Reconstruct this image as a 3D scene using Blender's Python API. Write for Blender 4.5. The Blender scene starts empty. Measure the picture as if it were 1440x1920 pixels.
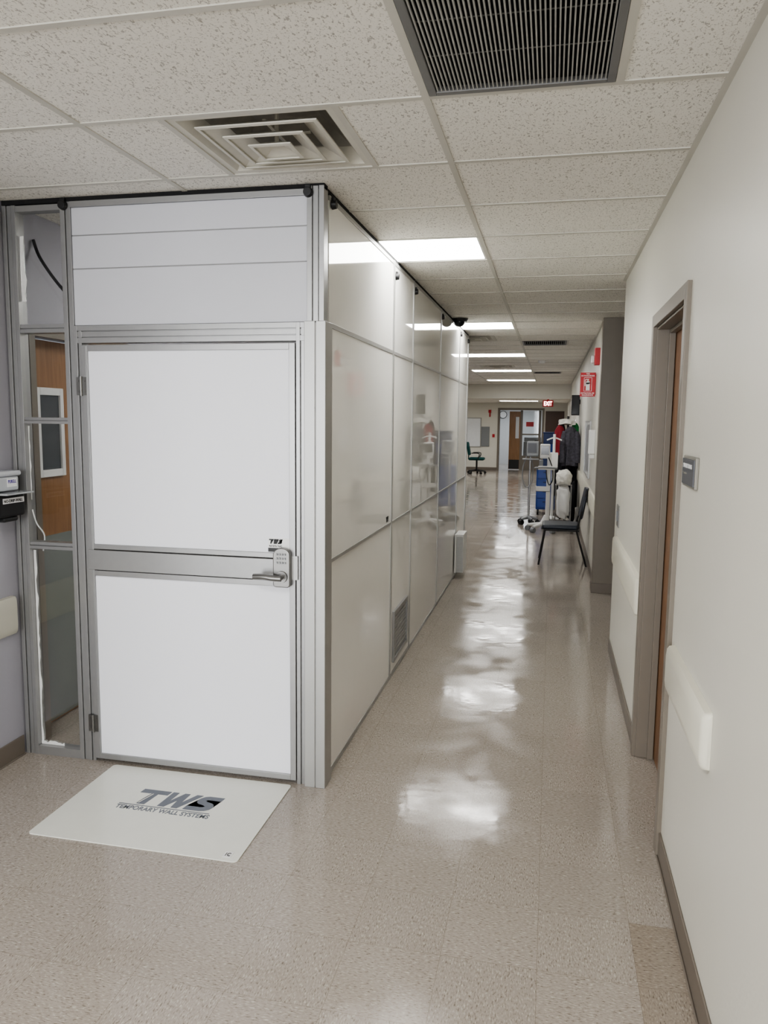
import bpy, bmesh, math, random
from mathutils import Vector, Matrix
random.seed(7)
scene=bpy.context.scene
C=scene.collection
try:
    scene.view_settings.view_transform='AgX'
    scene.view_settings.look='AgX - Medium High Contrast'
    scene.view_settings.exposure=1.0
except Exception: pass
PI=math.pi
H=2.71      # ceiling height
WL=-2.57; WR=0.48
# ---------------------------------------------------------------- materials
def newmat(name):
    m=bpy.data.materials.new(name); m.use_nodes=True
    nt=m.node_tree; b=nt.nodes['Principled BSDF']
    return m,nt,b
def mat(name,col,rough=0.5,metal=0.0,spec=0.5,var=0.05,nscale=12.0,bump=0.0,bscale=40.0,coat=0.0,emit=0.0,ecol=None):
    m,nt,b=newmat(name)
    b.inputs['Roughness'].default_value=rough
    b.inputs['Metallic'].default_value=metal
    b.inputs['Specular IOR Level'].default_value=spec
    b.inputs['Coat Weight'].default_value=coat
    geo=nt.nodes.new('ShaderNodeNewGeometry')
    n=nt.nodes.new('ShaderNodeTexNoise'); n.inputs['Scale'].default_value=nscale; n.inputs['Detail'].default_value=3
    nt.links.new(geo.outputs['Position'],n.inputs['Vector'])
    mx=nt.nodes.new('ShaderNodeMix'); mx.data_type='RGBA'
    mx.inputs[6].default_value=(*[c*(1-var) for c in col],1)
    mx.inputs[7].default_value=(*[min(1,c*(1+var)) for c in col],1)
    nt.links.new(n.outputs['Fac'],mx.inputs[0]); nt.links.new(mx.outputs[2],b.inputs['Base Color'])
    if bump>0:
        n2=nt.nodes.new('ShaderNodeTexNoise'); n2.inputs['Scale'].default_value=bscale; n2.inputs['Detail'].default_value=0.0 if bscale<5 else 2
        nt.links.new(geo.outputs['Position'],n2.inputs['Vector'])
        bp=nt.nodes.new('ShaderNodeBump'); bp.inputs['Strength'].default_value=1.0; bp.inputs['Distance'].default_value=bump
        nt.links.new(n2.outputs['Fac'],bp.inputs['Height']); nt.links.new(bp.outputs['Normal'],b.inputs['Normal'])
        if coat>0: nt.links.new(bp.outputs['Normal'],b.inputs['Coat Normal'])
    if emit>0:
        b.inputs['Emission Color'].default_value=(*(ecol or col),1); b.inputs['Emission Strength'].default_value=emit
    return m
M={}
M['wall_r']=mat('painted_wall_cream',(0.67,0.655,0.59),0.42,var=0.03,nscale=2.0,bump=0.0006,bscale=60)
M['wall_l']=mat('painted_wall_lilac',(0.37,0.365,0.41),0.5,var=0.03,nscale=2.0,bump=0.0005,bscale=60)
M['taupe']=mat('painted_metal_taupe',(0.19,0.165,0.135),0.4,var=0.04)
M['base']=mat('vinyl_cove_base',(0.17,0.145,0.12),0.45,var=0.06)
M['rail']=mat('vinyl_bumper_cream',(0.68,0.66,0.565),0.38,var=0.03,bump=0.0002,bscale=300)
M['alu']=mat('brushed_aluminium',(0.33,0.33,0.33),0.34,metal=0.55,var=0.05,nscale=30)
M['alud']=mat('aluminium_groove',(0.25,0.25,0.25),0.5,metal=0.2)
M['alul']=mat('light_aluminium_cover',(0.40,0.40,0.39),0.38,metal=0.4,var=0.02)
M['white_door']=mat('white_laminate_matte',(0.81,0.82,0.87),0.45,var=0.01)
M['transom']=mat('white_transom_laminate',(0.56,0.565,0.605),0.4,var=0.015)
M['gloss']=mat('white_gloss_panel',(0.90,0.895,0.86),0.02,spec=0.8,var=0.01,bump=0.0010,bscale=1.2)
M['mat']=mat('white_mat_vinyl',(0.74,0.745,0.69),0.22,var=0.03,bump=0.0002,bscale=60)
M['ink']=mat('slate_print',(0.12,0.135,0.165),0.4)
M['black']=mat('black_plastic',(0.012,0.012,0.013),0.45)
M['blackvoid']=mat('duct_interior',(0.012,0.012,0.012),0.9)  # flat near-black for the return duct walls
M['gasket']=mat('black_foam_gasket',(0.01,0.01,0.011),0.9,bump=0.002,bscale=90)
M['nickel']=mat('satin_nickel',(0.22,0.217,0.21),0.32,metal=0.9)
M['steel']=mat('polished_steel',(0.42,0.42,0.43),0.25,metal=1.0)
M['whitepl']=mat('white_plastic',(0.75,0.75,0.74),0.35,var=0.02)
M['ventw']=mat('vent_enamel_cream',(0.60,0.58,0.51),0.45,var=0.06,nscale=25)
M['ventd']=mat('vent_dark_enamel',(0.36,0.34,0.30),0.7,var=0.25,nscale=20)  # darker than the cream vent enamel, mottled at random
M['slab']=mat('plenum_dark',(0.1,0.1,0.1),0.8)
M['slat']=mat('grille_grey_slat',(0.36,0.36,0.34),0.5,var=0.15,nscale=40)
M['slatf']=mat('grille_grey_frame',(0.17,0.17,0.17),0.45,var=0.1)
M['tbar']=mat('ceiling_tbar_enamel',(0.56,0.545,0.49),0.5,var=0.04)
M['red']=mat('sign_red',(0.48,0.022,0.03),0.4)
M['whitep']=mat('print_white',(0.8,0.8,0.8),0.5)
M['signg']=mat('sign_grey',(0.09,0.095,0.11),0.4)
M['signb']=mat('sign_bezel_taupe',(0.24,0.23,0.20),0.35)
M['navy']=mat('navy_vinyl_upholstery',(0.022,0.028,0.042),0.45,bump=0.0004,bscale=200)
M['blue']=mat('blue_cart_plastic',(0.015,0.06,0.30),0.35)
M['blued']=mat('dark_blue_bin',(0.01,0.03,0.12),0.4)
M['teal']=mat('teal_fabric',(0.0,0.05,0.048),0.85,bump=0.001,bscale=200)
M['redcloth']=mat('red_cloth',(0.26,0.02,0.03),0.85)
M['greencloth']=mat('green_cloth',(0.02,0.18,0.05),0.85)
M['blackcloth']=mat('black_cloth',(0.012,0.012,0.016),0.9)
M['greycloth']=mat('grey_mottled_cloth',(0.065,0.062,0.078),0.85,var=0.9,nscale=28)
M['bag']=mat('white_translucent_bag',(0.70,0.69,0.64),0.4,bump=0.01,bscale=30)
M['board']=mat('whiteboard_surface',(0.72,0.74,0.76),0.15)
M['panelg']=mat('grey_metal_panel',(0.22,0.23,0.24),0.4)
M['kick']=mat('grey_green_kick_plate',(0.21,0.23,0.215),0.18)
M['purple']=mat('purple_label',(0.08,0.05,0.30),0.4)
M['brown']=mat('dark_brown_door',(0.07,0.035,0.022),0.4)
M['farwhite']=mat('bright_room_wall',(0.62,0.63,0.64),0.6)
M['grey']=mat('grey_plastic',(0.22,0.23,0.24),0.4)
M['tape']=mat('white_tape',(0.78,0.78,0.77),0.5,bump=0.003,bscale=60)
M['screen']=mat('dark_screen',(0.01,0.012,0.015),0.1)
M['lens']=mat('light_lens_prismatic',(0.9,0.9,0.9),0.5,emit=9.5,ecol=(1.0,0.985,0.95))
M['darkglass']=mat('dark_vision_glass',(0.08,0.088,0.095),0.08)
M['card']=mat('cardboard_brown',(0.30,0.16,0.07),0.8)
M['gel']=mat('clear_gel_plastic',(0.50,0.52,0.55),0.12,spec=.7)
M['tray']=mat('clear_tray',(0.45,0.47,0.49),0.1)
def wood(name,c1,c2,axis=2):
    m,nt,b=newmat(name)
    geo=nt.nodes.new('ShaderNodeNewGeometry'); mp=nt.nodes.new('ShaderNodeMapping')
    mp.inputs['Scale'].default_value=(14,14,1.2)
    nt.links.new(geo.outputs['Position'],mp.inputs['Vector'])
    n=nt.nodes.new('ShaderNodeTexNoise'); n.inputs['Scale'].default_value=2.2; n.inputs['Detail'].default_value=6; n.inputs['Distortion'].default_value=1.2
    nt.links.new(mp.outputs[0],n.inputs['Vector'])
    r=nt.nodes.new('ShaderNodeValToRGB'); r.color_ramp.elements[0].position=0.30; r.color_ramp.elements[1].position=0.72
    r.color_ramp.elements[0].color=(*c1,1); r.color_ramp.elements[1].color=(*c2,1)
    nt.links.new(n.outputs['Fac'],r.inputs[0]); nt.links.new(r.outputs[0],b.inputs['Base Color'])
    b.inputs['Roughness'].default_value=0.35
    return m
M['wood']=wood('oak_veneer',(0.24,0.12,0.05),(0.32,0.17,0.075))
M['woodr']=wood('brown_oak_veneer',(0.16,0.075,0.032),(0.22,0.11,0.048))
def glassmat():
    m,nt,b=newmat('clear_sheet')
    out=nt.nodes['Material Output']
    tr=nt.nodes.new('ShaderNodeBsdfTransparent'); tr.inputs[0].default_value=(0.93,0.945,0.95,1)
    gl=nt.nodes.new('ShaderNodeBsdfGlossy'); gl.inputs['Roughness'].default_value=0.03
    fr=nt.nodes.new('ShaderNodeFresnel'); fr.inputs[0].default_value=1.5
    mx=nt.nodes.new('ShaderNodeMixShader')
    nt.links.new(fr.outputs[0],mx.inputs[0]); nt.links.new(tr.outputs[0],mx.inputs[1]); nt.links.new(gl.outputs[0],mx.inputs[2])
    nt.links.new(mx.outputs[0],out.inputs['Surface'])
    return m
M['glass']=glassmat()
def floormat():
    m,nt,b=newmat('vinyl_composition_tile_floor'); N=nt.nodes; L=nt.links
    geo=N.new('ShaderNodeNewGeometry')
    off=N.new('ShaderNodeMapping'); off.inputs['Location'].default_value=(-0.015+0.305*40,-2.58+0.305*40,0)
    L.new(geo.outputs['Position'],off.inputs['Vector'])
    br=N.new('ShaderNodeTexBrick'); br.offset=0; br.squash=1
    br.inputs['Scale'].default_value=1; br.inputs['Brick Width'].default_value=0.305; br.inputs['Row Height'].default_value=0.305
    br.inputs['Mortar Size'].default_value=0.0008; br.inputs['Mortar Smooth'].default_value=0.0
    br.inputs['Color1'].default_value=(0.96,0.96,0.96,1); br.inputs['Color2'].default_value=(1.015,1.015,1.015,1); br.inputs['Mortar'].default_value=(0.70,0.68,0.65,1)
    L.new(off.outputs[0],br.inputs['Vector'])
    ck=N.new('ShaderNodeTexChecker'); ck.inputs['Scale'].default_value=1/0.305
    ck.inputs['Color1'].default_value=(0,0,0,1); ck.inputs['Color2'].default_value=(1,1,1,1)
    o2=N.new('ShaderNodeMapping'); o2.inputs['Location'].default_value=(-0.015+0.305*40,-2.58+0.305*40,0.1)
    L.new(geo.outputs['Position'],o2.inputs['Vector']); L.new(o2.outputs[0],ck.inputs['Vector'])
    def fl(sx,sy,loc):
        mp=N.new('ShaderNodeMapping'); mp.inputs['Scale'].default_value=(sx,sy,1); mp.inputs['Location'].default_value=loc
        mp.inputs['Rotation'].default_value=(0,0,0.12)
        L.new(geo.outputs['Position'],mp.inputs['Vector'])
        n=N.new('ShaderNodeTexNoise'); n.inputs['Scale'].default_value=1; n.inputs['Detail'].default_value=2.5; n.inputs['Distortion'].default_value=0.5
        L.new(mp.outputs[0],n.inputs['Vector']); return n
    a=fl(72,220,(0,0,0)); c=fl(220,72,(5,3,0))
    mx=N.new('ShaderNodeMix'); mx.data_type='FLOAT'
    L.new(ck.outputs['Fac'],mx.inputs[0]); L.new(a.outputs['Fac'],mx.inputs[2]); L.new(c.outputs['Fac'],mx.inputs[3])
    r=N.new('ShaderNodeValToRGB'); cr=r.color_ramp
    cr.elements[0].position=0.30; cr.elements[0].color=(0.185,0.155,0.13,1)
    cr.elements[1].position=0.72; cr.elements[1].color=(0.54,0.50,0.455,1)
    e=cr.elements.new(0.395); e.color=(0.33,0.292,0.258,1)
    e=cr.elements.new(0.60); e.color=(0.388,0.348,0.309,1)
    L.new(mx.outputs[0],r.inputs[0])
    mul=N.new('ShaderNodeMix'); mul.data_type='RGBA'; mul.blend_type='MULTIPLY'; mul.inputs[0].default_value=1
    L.new(r.outputs[0],mul.inputs[6]); L.new(br.outputs['Color'],mul.inputs[7])
    sp=N.new('ShaderNodeSeparateXYZ'); L.new(geo.outputs['Position'],sp.inputs[0])
    def cmp(o,op,v):
        k=N.new('ShaderNodeMath'); k.operation=op; L.new(o,k.inputs[0]); k.inputs[1].default_value=v; return k.outputs[0]
    def mulm(a_,b_):
        k=N.new('ShaderNodeMath'); k.operation='MULTIPLY'; L.new(a_,k.inputs[0]); L.new(b_,k.inputs[1]); return k.outputs[0]
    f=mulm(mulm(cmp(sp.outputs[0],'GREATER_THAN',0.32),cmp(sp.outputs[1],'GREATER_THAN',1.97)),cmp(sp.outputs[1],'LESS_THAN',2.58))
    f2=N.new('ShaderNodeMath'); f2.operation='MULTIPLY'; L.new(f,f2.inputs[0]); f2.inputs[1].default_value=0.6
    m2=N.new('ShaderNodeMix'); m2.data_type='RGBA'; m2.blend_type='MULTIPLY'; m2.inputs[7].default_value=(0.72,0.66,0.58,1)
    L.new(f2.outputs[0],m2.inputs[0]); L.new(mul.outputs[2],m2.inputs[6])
    L.new(m2.outputs[2],b.inputs['Base Color'])
    n=N.new('ShaderNodeTexNoise'); n.inputs['Scale'].default_value=4.0; n.inputs['Detail'].default_value=5
    L.new(geo.outputs['Position'],n.inputs['Vector'])
    mr=N.new('ShaderNodeMapRange'); mr.inputs[1].default_value=.38; mr.inputs[2].default_value=.64; mr.inputs[3].default_value=0.07; mr.inputs[4].default_value=0.19
    L.new(n.outputs['Fac'],mr.inputs[0]); L.new(mr.outputs[0],b.inputs['Roughness'])
    b.inputs['Specular IOR Level'].default_value=0.42
    n3=N.new('ShaderNodeTexNoise'); n3.inputs['Scale'].default_value=11; n3.inputs['Detail'].default_value=2; n3.inputs['Roughness'].default_value=.5
    L.new(geo.outputs['Position'],n3.inputs['Vector'])
    bp=N.new('ShaderNodeBump'); bp.inputs['Distance'].default_value=0.0006; bp.inputs['Strength'].default_value=1
    L.new(n3.outputs['Fac'],bp.inputs['Height']); L.new(bp.outputs['Normal'],b.inputs['Normal'])
    return m
M['floor']=floormat()
def ceilmat():
    m,nt,b=newmat('fissured_acoustic_tile'); N=nt.nodes; L=nt.links
    geo=N.new('ShaderNodeNewGeometry')
    mp=N.new('ShaderNodeMapping'); mp.inputs['Scale'].default_value=(130,66,1); mp.inputs['Rotation'].default_value=(0,0,0.25)
    L.new(geo.outputs['Position'],mp.inputs['Vector'])
    n=N.new('ShaderNodeTexNoise'); n.inputs['Scale'].default_value=1; n.inputs['Detail'].default_value=1.5; n.inputs['Distortion'].default_value=0.8
    L.new(mp.outputs[0],n.inputs['Vector'])
    r=N.new('ShaderNodeValToRGB'); cr=r.color_ramp
    cr.elements[0].position=0.585; cr.elements[0].color=(0.82,0.80,0.74,1)
    cr.elements[1].position=0.66; cr.elements[1].color=(0.46,0.44,0.40,1)
    L.new(n.outputs['Fac'],r.inputs[0]); 
    n2=N.new('ShaderNodeTexNoise'); n2.inputs['Scale'].default_value=170; n2.inputs['Detail'].default_value=1
    L.new(geo.outputs['Position'],n2.inputs['Vector'])
    r2=N.new('ShaderNodeValToRGB'); r2.color_ramp.elements[0].position=0.64; r2.color_ramp.elements[0].color=(1,1,1,1)
    r2.color_ramp.elements[1].position=0.68; r2.color_ramp.elements[1].color=(0.72,0.70,0.67,1)
    L.new(n2.outputs['Fac'],r2.inputs[0])
    mul=N.new('ShaderNodeMix'); mul.data_type='RGBA'; mul.blend_type='MULTIPLY'; mul.inputs[0].default_value=1
    L.new(r.outputs[0],mul.inputs[6]); L.new(r2.outputs[0],mul.inputs[7]); L.new(mul.outputs[2],b.inputs['Base Color'])
    b.inputs['Roughness'].default_value=0.9
    return m
M['ceil']=ceilmat()

# ---------------------------------------------------------------- helpers
WLOC={}
def finish(o,origin,parent):
    C.objects.link(o)
    if parent is not None:
        o.parent=parent; o.location=Vector(origin)-WLOC[parent.name]
    else: o.location=Vector(origin)
    WLOC[o.name]=Vector(origin)
def add(name,bm,m,parent=None,bevel=0,smooth=False,solid=0,**props):
    bmesh.ops.recalc_face_normals(bm,faces=bm.faces)
    xs=[v.co for v in bm.verts]
    mn=[min(v[i] for v in xs) for i in range(3)]; mx=[max(v[i] for v in xs) for i in range(3)]
    org=Vector(((mn[0]+mx[0])/2,(mn[1]+mx[1])/2,mn[2]))
    for v in bm.verts: v.co-=org
    me=bpy.data.meshes.new(name); bm.to_mesh(me); bm.free()
    me.materials.append(m)
    if smooth:
        for p in me.polygons: p.use_smooth=True
    o=bpy.data.objects.new(name,me); finish(o,org,parent)
    if solid:
        s=o.modifiers.new('solid','SOLIDIFY'); s.thickness=solid; s.offset=0
    if bevel:
        b=o.modifiers.new('bevel','BEVEL'); b.width=bevel; b.segments=3; b.limit_method='ANGLE'
    if smooth:
        try: 
            me.set_sharp_from_angle(angle=math.radians(40))
        except Exception: pass
    for k,v in props.items(): o[k]=v
    return o
def thing(name,loc,label,category,group=None):
    e=bpy.data.objects.new(name,None); e.empty_display_size=0.1
    finish(e,loc,None); e['label']=label; e['category']=category
    if group: e['group']=group
    return e
def BX(bm,x0,x1,y0,y1,z0,z1):
    r=bmesh.ops.create_cube(bm,size=1)
    for v in r['verts']:
        v.co=Vector((x0+(v.co.x+.5)*(x1-x0),y0+(v.co.y+.5)*(y1-y0),z0+(v.co.z+.5)*(z1-z0)))
    return r['verts']
def bxs(*L):
    bm=bmesh.new()
    for l in L: BX(bm,*l)
    return bm
def CY(bm,p0,p1,r0,r1=None,seg=16):
    r1=r0 if r1 is None else r1
    p0=Vector(p0);p1=Vector(p1); d=p1-p0
    r=bmesh.ops.create_cone(bm,cap_ends=True,segments=seg,radius1=r0,radius2=r1,depth=d.length)
    q=Vector((0,0,1)).rotation_difference(d.normalized())
    for v in r['verts']: v.co=q@v.co+(p0+p1)/2
    return r['verts']
def SP(bm,c,rx,ry,rz,u=16,v=10):
    r=bmesh.ops.create_uvsphere(bm,u_segments=u,v_segments=v,radius=1)
    for w in r['verts']: w.co=Vector((c[0]+w.co.x*rx,c[1]+w.co.y*ry,c[2]+w.co.z*rz))
    return r['verts']
def TUBE(bm,pts,r,seg=8,smoothn=0):
    P=[Vector(p) for p in pts]
    if smoothn:
        Q=[]
        for i in range(len(P)-1):
            a=P[max(i-1,0)];b=P[i];c=P[i+1];d=P[min(i+2,len(P)-1)]
            for k in range(smoothn):
                t=k/smoothn
                Q.append(0.5*((2*b)+(-a+c)*t+(2*a-5*b+4*c-d)*t*t+(-a+3*b-3*c+d)*t**3))
        Q.append(P[-1]); P=Q
    rings=[]; up=None
    for i,p in enumerate(P):
        t=(P[min(i+1,len(P)-1)]-P[max(i-1,0)]).normalized()
        if up is None:
            up=t.orthogonal().normalized()
        else:
            up=(up-t*up.dot(t)).normalized()
        s=t.cross(up)
        rr=r[i] if isinstance(r,list) else r
        rings.append([bm.verts.new(p+(up*math.cos(2*PI*k/seg)+s*math.sin(2*PI*k/seg))*rr) for k in range(seg)])
    for a,b in zip(rings[:-1],rings[1:]):
        for k in range(seg): bm.faces.new((a[k],a[(k+1)%seg],b[(k+1)%seg],b[k]))
    bm.faces.new(rings[0][::-1]); bm.faces.new(rings[-1])
def SQF(bm,cx,cy,h0,z0,h1,z1):
    a=[bm.verts.new((cx+sx*h0,cy+sy*h0,z0)) for sx,sy in((-1,-1),(1,-1),(1,1),(-1,1))]
    b=[bm.verts.new((cx+sx*h1,cy+sy*h1,z1)) for sx,sy in((-1,-1),(1,-1),(1,1),(-1,1))]
    for k in range(4): bm.faces.new((a[k],a[(k+1)%4],b[(k+1)%4],b[k]))
def TEXT(name,body,o,right,up,w,h,m,parent=None,bold=0.0,shear=0.0,depth=0.0012,line=1.0,**props):
    cu=bpy.data.curves.new('t','FONT'); cu.body=body; cu.size=1; cu.offset=bold; cu.shear=shear; cu.extrude=0.5; cu.align_x='CENTER'; cu.space_line=line
    cu.resolution_u=4
    ob=bpy.data.objects.new('t',cu); C.objects.link(ob)
    dg=bpy.context.evaluated_depsgraph_get(); me=bpy.data.meshes.new_from_object(ob.evaluated_get(dg))
    bpy.data.objects.remove(ob); 
    bm=bmesh.new(); bm.from_mesh(me)
    xs=[v.co.x for v in bm.verts]; ys=[v.co.y for v in bm.verts]
    cx=(min(xs)+max(xs))/2; cy=(min(ys)+max(ys))/2; sx=w/(max(xs)-min(xs)); sy=h/(max(ys)-min(ys))
    R=Vector(right);U=Vector(up);Nn=R.cross(U); o=Vector(o)
    for v in bm.verts: v.co=o+R*((v.co.x-cx)*sx)+U*((v.co.y-cy)*sy)+Nn*((v.co.z)*depth)
    return add(name,bm,m,parent,**props)
# heavy slanted block logo on a unit-height plane
TWSP=[[(0,1),(1.30,1),(1.30,.74),(.86,.74),(.86,0),(.50,0),(.50,.74),(.0,.74)],
      [(1.38,1),(1.66,1),(1.70,.40),(1.94,1),(2.18,1),(2.26,.40),(2.50,1),(2.80,1),(2.36,0),(2.08,0),(1.98,.50),(1.76,0),(1.46,0)],
      [(3.80,1),(3.12,1),(2.94,.94),(2.84,.82),(2.80,.66),(2.86,.53),(3.0,.44),(3.26,.385),(3.38,.33),(3.36,.27),(3.26,.25),(2.62,.25),(2.62,0),(3.36,0),(3.58,.05),(3.72,.16),(3.76,.33),(3.68,.48),(3.52,.57),(3.26,.63),(3.16,.69),(3.20,.75),(3.80,.75)]]
def LOGO(name,o,right,up,w,h,m,parent,depth=.0012,shear=.22):
    bm=bmesh.new(); R=Vector(right);U=Vector(up);Nn=R.cross(U); o=Vector(o)
    def mp(x,y): return o+R*((x-1.87+shear*(y-.5))/3.75*w)+U*((y-.5)*h)
    for P in TWSP:
        a=[];b=[]
        for x,y in P:
            q=mp(x,y); a.append(bm.verts.new(q-Nn*depth/2)); b.append(bm.verts.new(q+Nn*depth/2))
        bm.faces.new(b); bm.faces.new(a[::-1]); n=len(P)
        for k in range(n): bm.faces.new((a[k],a[(k+1)%n],b[(k+1)%n],b[k]))
    bmesh.ops.triangulate(bm,faces=[f for f in bm.faces if len(f.verts)>4],ngon_method='EAR_CLIP')
    return add(name,bm,m,parent)
ST=dict(kind='structure')

# ---------------------------------------------------------------- room shell
add('floor',bxs((-6.2,2.3,-6.2,32,-0.1,0)),M['floor'],**ST)
troffy=[-3.08,0.64,4.36,8.08,11.80,15.52,19.24]
holes=[(-1.63,-0.42,y,y+0.62) for y in troffy]
rowc=lambda k:(2.50+0.62*k)
diffs=[(-1.025,rowc(0)+.31),(-1.025,rowc(12)-.31),(-1.025,rowc(20)-.31)]
retg=[(-0.42,0.16,rowc(-1),rowc(0)),(-0.42,0.16,rowc(12),rowc(13)),(-0.42,0.16,rowc(22),rowc(23))]
for cx,cy in diffs: holes.append((cx-.295,cx+.295,cy-.295,cy+.295))
for r in retg: holes.append(r)
xs=sorted(set([-6.2,2.3]+[h[0] for h in holes]+[h[1] for h in holes]))
ys=sorted(set([-6.2,21.6]+[h[2] for h in holes]+[h[3] for h in holes]))
bm=bmesh.new()
for i in range(len(xs)-1):
    for j in range(len(ys)-1):
        cx=(xs[i]+xs[i+1])/2; cy=(ys[j]+ys[j+1])/2
        if any(h[0]<cx<h[1] and h[2]<cy<h[3] for h in holes): continue
        BX(bm,xs[i],xs[i+1],ys[j],ys[j+1],H,H+0.02)
add('ceiling',bm,M['ceil'],**ST)
add('ceiling',bxs((-6.2,2.3,-6.2,32,3.1,3.2)),M['slab'],**ST)
add('ceiling',bxs((-6.2,-1.63,21.6,32,2.32,2.36),(-0.42,2.3,21.6,32,2.32,2.36),(-1.63,-0.42,21.6,24.0,2.32,2.36),(-1.63,-0.42,24.62,32,2.32,2.36)),M['ceil'],**ST)
add('trim_2',bxs((-6.2,WR,21.55,21.6,2.32,H)),M['wall_r'],**ST)
bm=bmesh.new(); tz0=H-0.004; tz1=H+0.004; tw=0.012
for k in range(-13,31):
    y=rowc(k)
    BX(bm,WL,WR,y-tw,y+tw,tz0,tz1)
    if 5.9<y<7.9: BX(bm,WR,2.0,y-tw,y+tw,tz0,tz1)
for x in (-1.63,-0.42): BX(bm,x-tw,x+tw,-6,21.55,tz0-.0005,tz1)
for cx,cy in diffs:
    for x in (cx-.305,cx+.305): BX(bm,x-tw,x+tw,cy-.31,cy+.31,tz0-.0003,tz1)
for r in retg: BX(bm,r[1]-tw,r[1]+tw,r[2],r[3],tz0-.0003,tz1)
BX(bm,WR-0.022,WR,-6,5.85,tz0-.0006,tz1); BX(bm,WR-0.022,WR,7.9,21.55,tz0-.0006,tz1); BX(bm,WL,WL+.022,-6,3.27,tz0-.0006,tz1)
add('trim_1',bm,M['tbar'],**ST)
d0,d1,dz=3.09,3.98,2.165
add('wall_right',bxs((WR,WR+.16,-6.2,d0,0,H),(WR,WR+.16,d1,5.85,0,H),(WR,WR+.16,d0,d1,dz,H),
    (WR,WR+.16,8.02,27,0,H)),M['wall_r'],**ST)
add('wall_alcove',bxs((2.0,2.1,5.6,8.3,0,H),(WR+.16,2.0,5.69,5.85,0,H),(WR+.16,2.0,8.02,8.18,0,H)),M['wall_r'],**ST)
add('trim_3',bxs((WR-.03,WR+.75,7.86,8.02,0,H)),M['taupe'],bevel=.004,**ST)
add('wall_left',bxs((WL-.16,WL,1.0,3.47,0,H),(WL-.16,WL,4.5,20.5,0,H),(WL-.16,WL,3.47,4.5,2.12,H),(-6.1,WL-.16,1.0,1.12,0,H)),M['wall_l'],**ST)
add('wall_back',bxs((-6.2,2.3,-6.3,-6.2,0,.5),(-6.2,2.3,-6.3,-6.2,2.55,H),(-6.2,-5.8,-6.3,-6.2,.5,2.55),(.3,2.3,-6.3,-6.2,.5,2.55)),M['wall_r'],**ST)  # unseen back wall, its opening added for the fill light
add('wall_lobby',bxs((-6.2,-6.1,-6.2,1.12,0,H)),M['wall_r'],**ST)  # unseen lobby, made wide so more fill light reaches the door
add('added_window_frame',bxs((-5.8,.3,-6.27,-6.23,.5,.54),(-5.8,.3,-6.27,-6.23,2.51,2.55),*[(x,x+.05,-6.27,-6.23,.54,2.51) for x in(-5.8,-4.3,-2.8,-1.3,.25)]),M['alu'],**ST)  # frame of a made-up window around the added fill lamp, out of view
add('wall_far_left',bxs((-6.2,-6.1,20.4,32,0,H),(-6.1,WL-.16,20.4,20.5,0,H)),M['wall_r'],**ST)
ey=26.9
add('wall_end',bxs((-6.1,-1.76,ey,ey+.15,0,2.32),(-.33,.48,ey,ey+.15,0,2.32),(-1.76,-.33,ey,ey+.15,2.1,2.32)),M['wall_r'],**ST)
add('wall_vestibule',bxs((-2.6,.8,31.0,31.1,0,2.32),(-2.6,-2.5,27.05,31,0,2.32),(.7,.8,27.05,31,0,2.32)),M['farwhite'],**ST)
def coveb(name,segs):
    bm=bmesh.new()
    for s in segs: BX(bm,*s)
    add(name,bm,M['base'],bevel=.003,**ST)
coveb('baseboard_right',[(WR-.008,WR,-6,3.035,0,.1),(WR-.008,WR,4.04,5.858,0,.1),(WR-.008,WR+.2,5.85,5.858,0,.1),(WR-.008,WR,8.03,26.9,0,.1),
      (WR-.016,WR-.008,-6,3.035,0,.006),(WR-.038,WR+.5,7.852,7.86,0,.1),(WR-.038,WR-.03,7.86,8.02,0,.1)])
coveb('baseboard_left',[(WL,WL+.008,1.0,3.27,0,.1),(WL,WL+.016,1.0,3.27,0,.006),(WL,WL+.008,4.55,20.4,0,.1)])
coveb('baseboard_end',[(-6.1,-1.83,ey-.01,ey,0,.1),(-.27,.47,ey-.01,ey,0,.1)])
bm=bxs((WR-.018,WR+.005,3.035,3.095,0,2.225),(WR-.018,WR+.005,3.975,4.035,0,2.225),(WR-.018,WR+.005,3.095,3.975,2.165,2.225),
  (WR,WR+.16,3.09,3.102,0,2.165),(WR,WR+.16,3.968,3.98,0,2.165),(WR,WR+.16,3.102,3.968,2.153,2.165),
  (WR+.055,WR+.085,3.95,3.968,0,2.153),(WR+.055,WR+.085,3.102,3.12,0,2.153),(WR+.055,WR+.085,3.12,3.95,2.135,2.153))
add('trim_4',bm,M['taupe'],bevel=.003,**ST)
add('door_1',bxs((WR+.087,WR+.13,3.104,3.966,.008,2.151)),M['woodr'],**ST)
add('trim_5',bxs((WL-.005,WL+.015,3.43,3.475,0,2.15),(WL-.16,WL,3.47,3.48,0,2.12),(WL-.005,WL+.015,4.495,4.55,0,2.15),(WL-.005,WL+.015,3.475,4.495,2.11,2.15)),M['taupe'],**ST)
dl=bpy.data.objects.new('door_2',None); finish(dl,(WL-.11,3.98,0),None); dl['kind']='structure'
add('door_leaf',bxs((WL-.14,WL-.10,3.485,4.49,.01,2.11)),M['wood'],dl)
add('kick_plate',bxs((WL-.10,WL-.096,3.49,4.48,.02,1.06)),M['kick'],dl)
add('window_frame',bxs((WL-.10,WL-.082,3.60,3.63,1.38,1.86),(WL-.10,WL-.082,3.80,3.83,1.38,1.86),(WL-.10,WL-.082,3.63,3.80,1.38,1.42),(WL-.10,WL-.082,3.63,3.80,1.82,1.86)),M['whitepl'],dl,bevel=.003)
add('window_pane',bxs((WL-.10,WL-.094,3.63,3.80,1.42,1.82)),M['darkglass'],dl)
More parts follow.
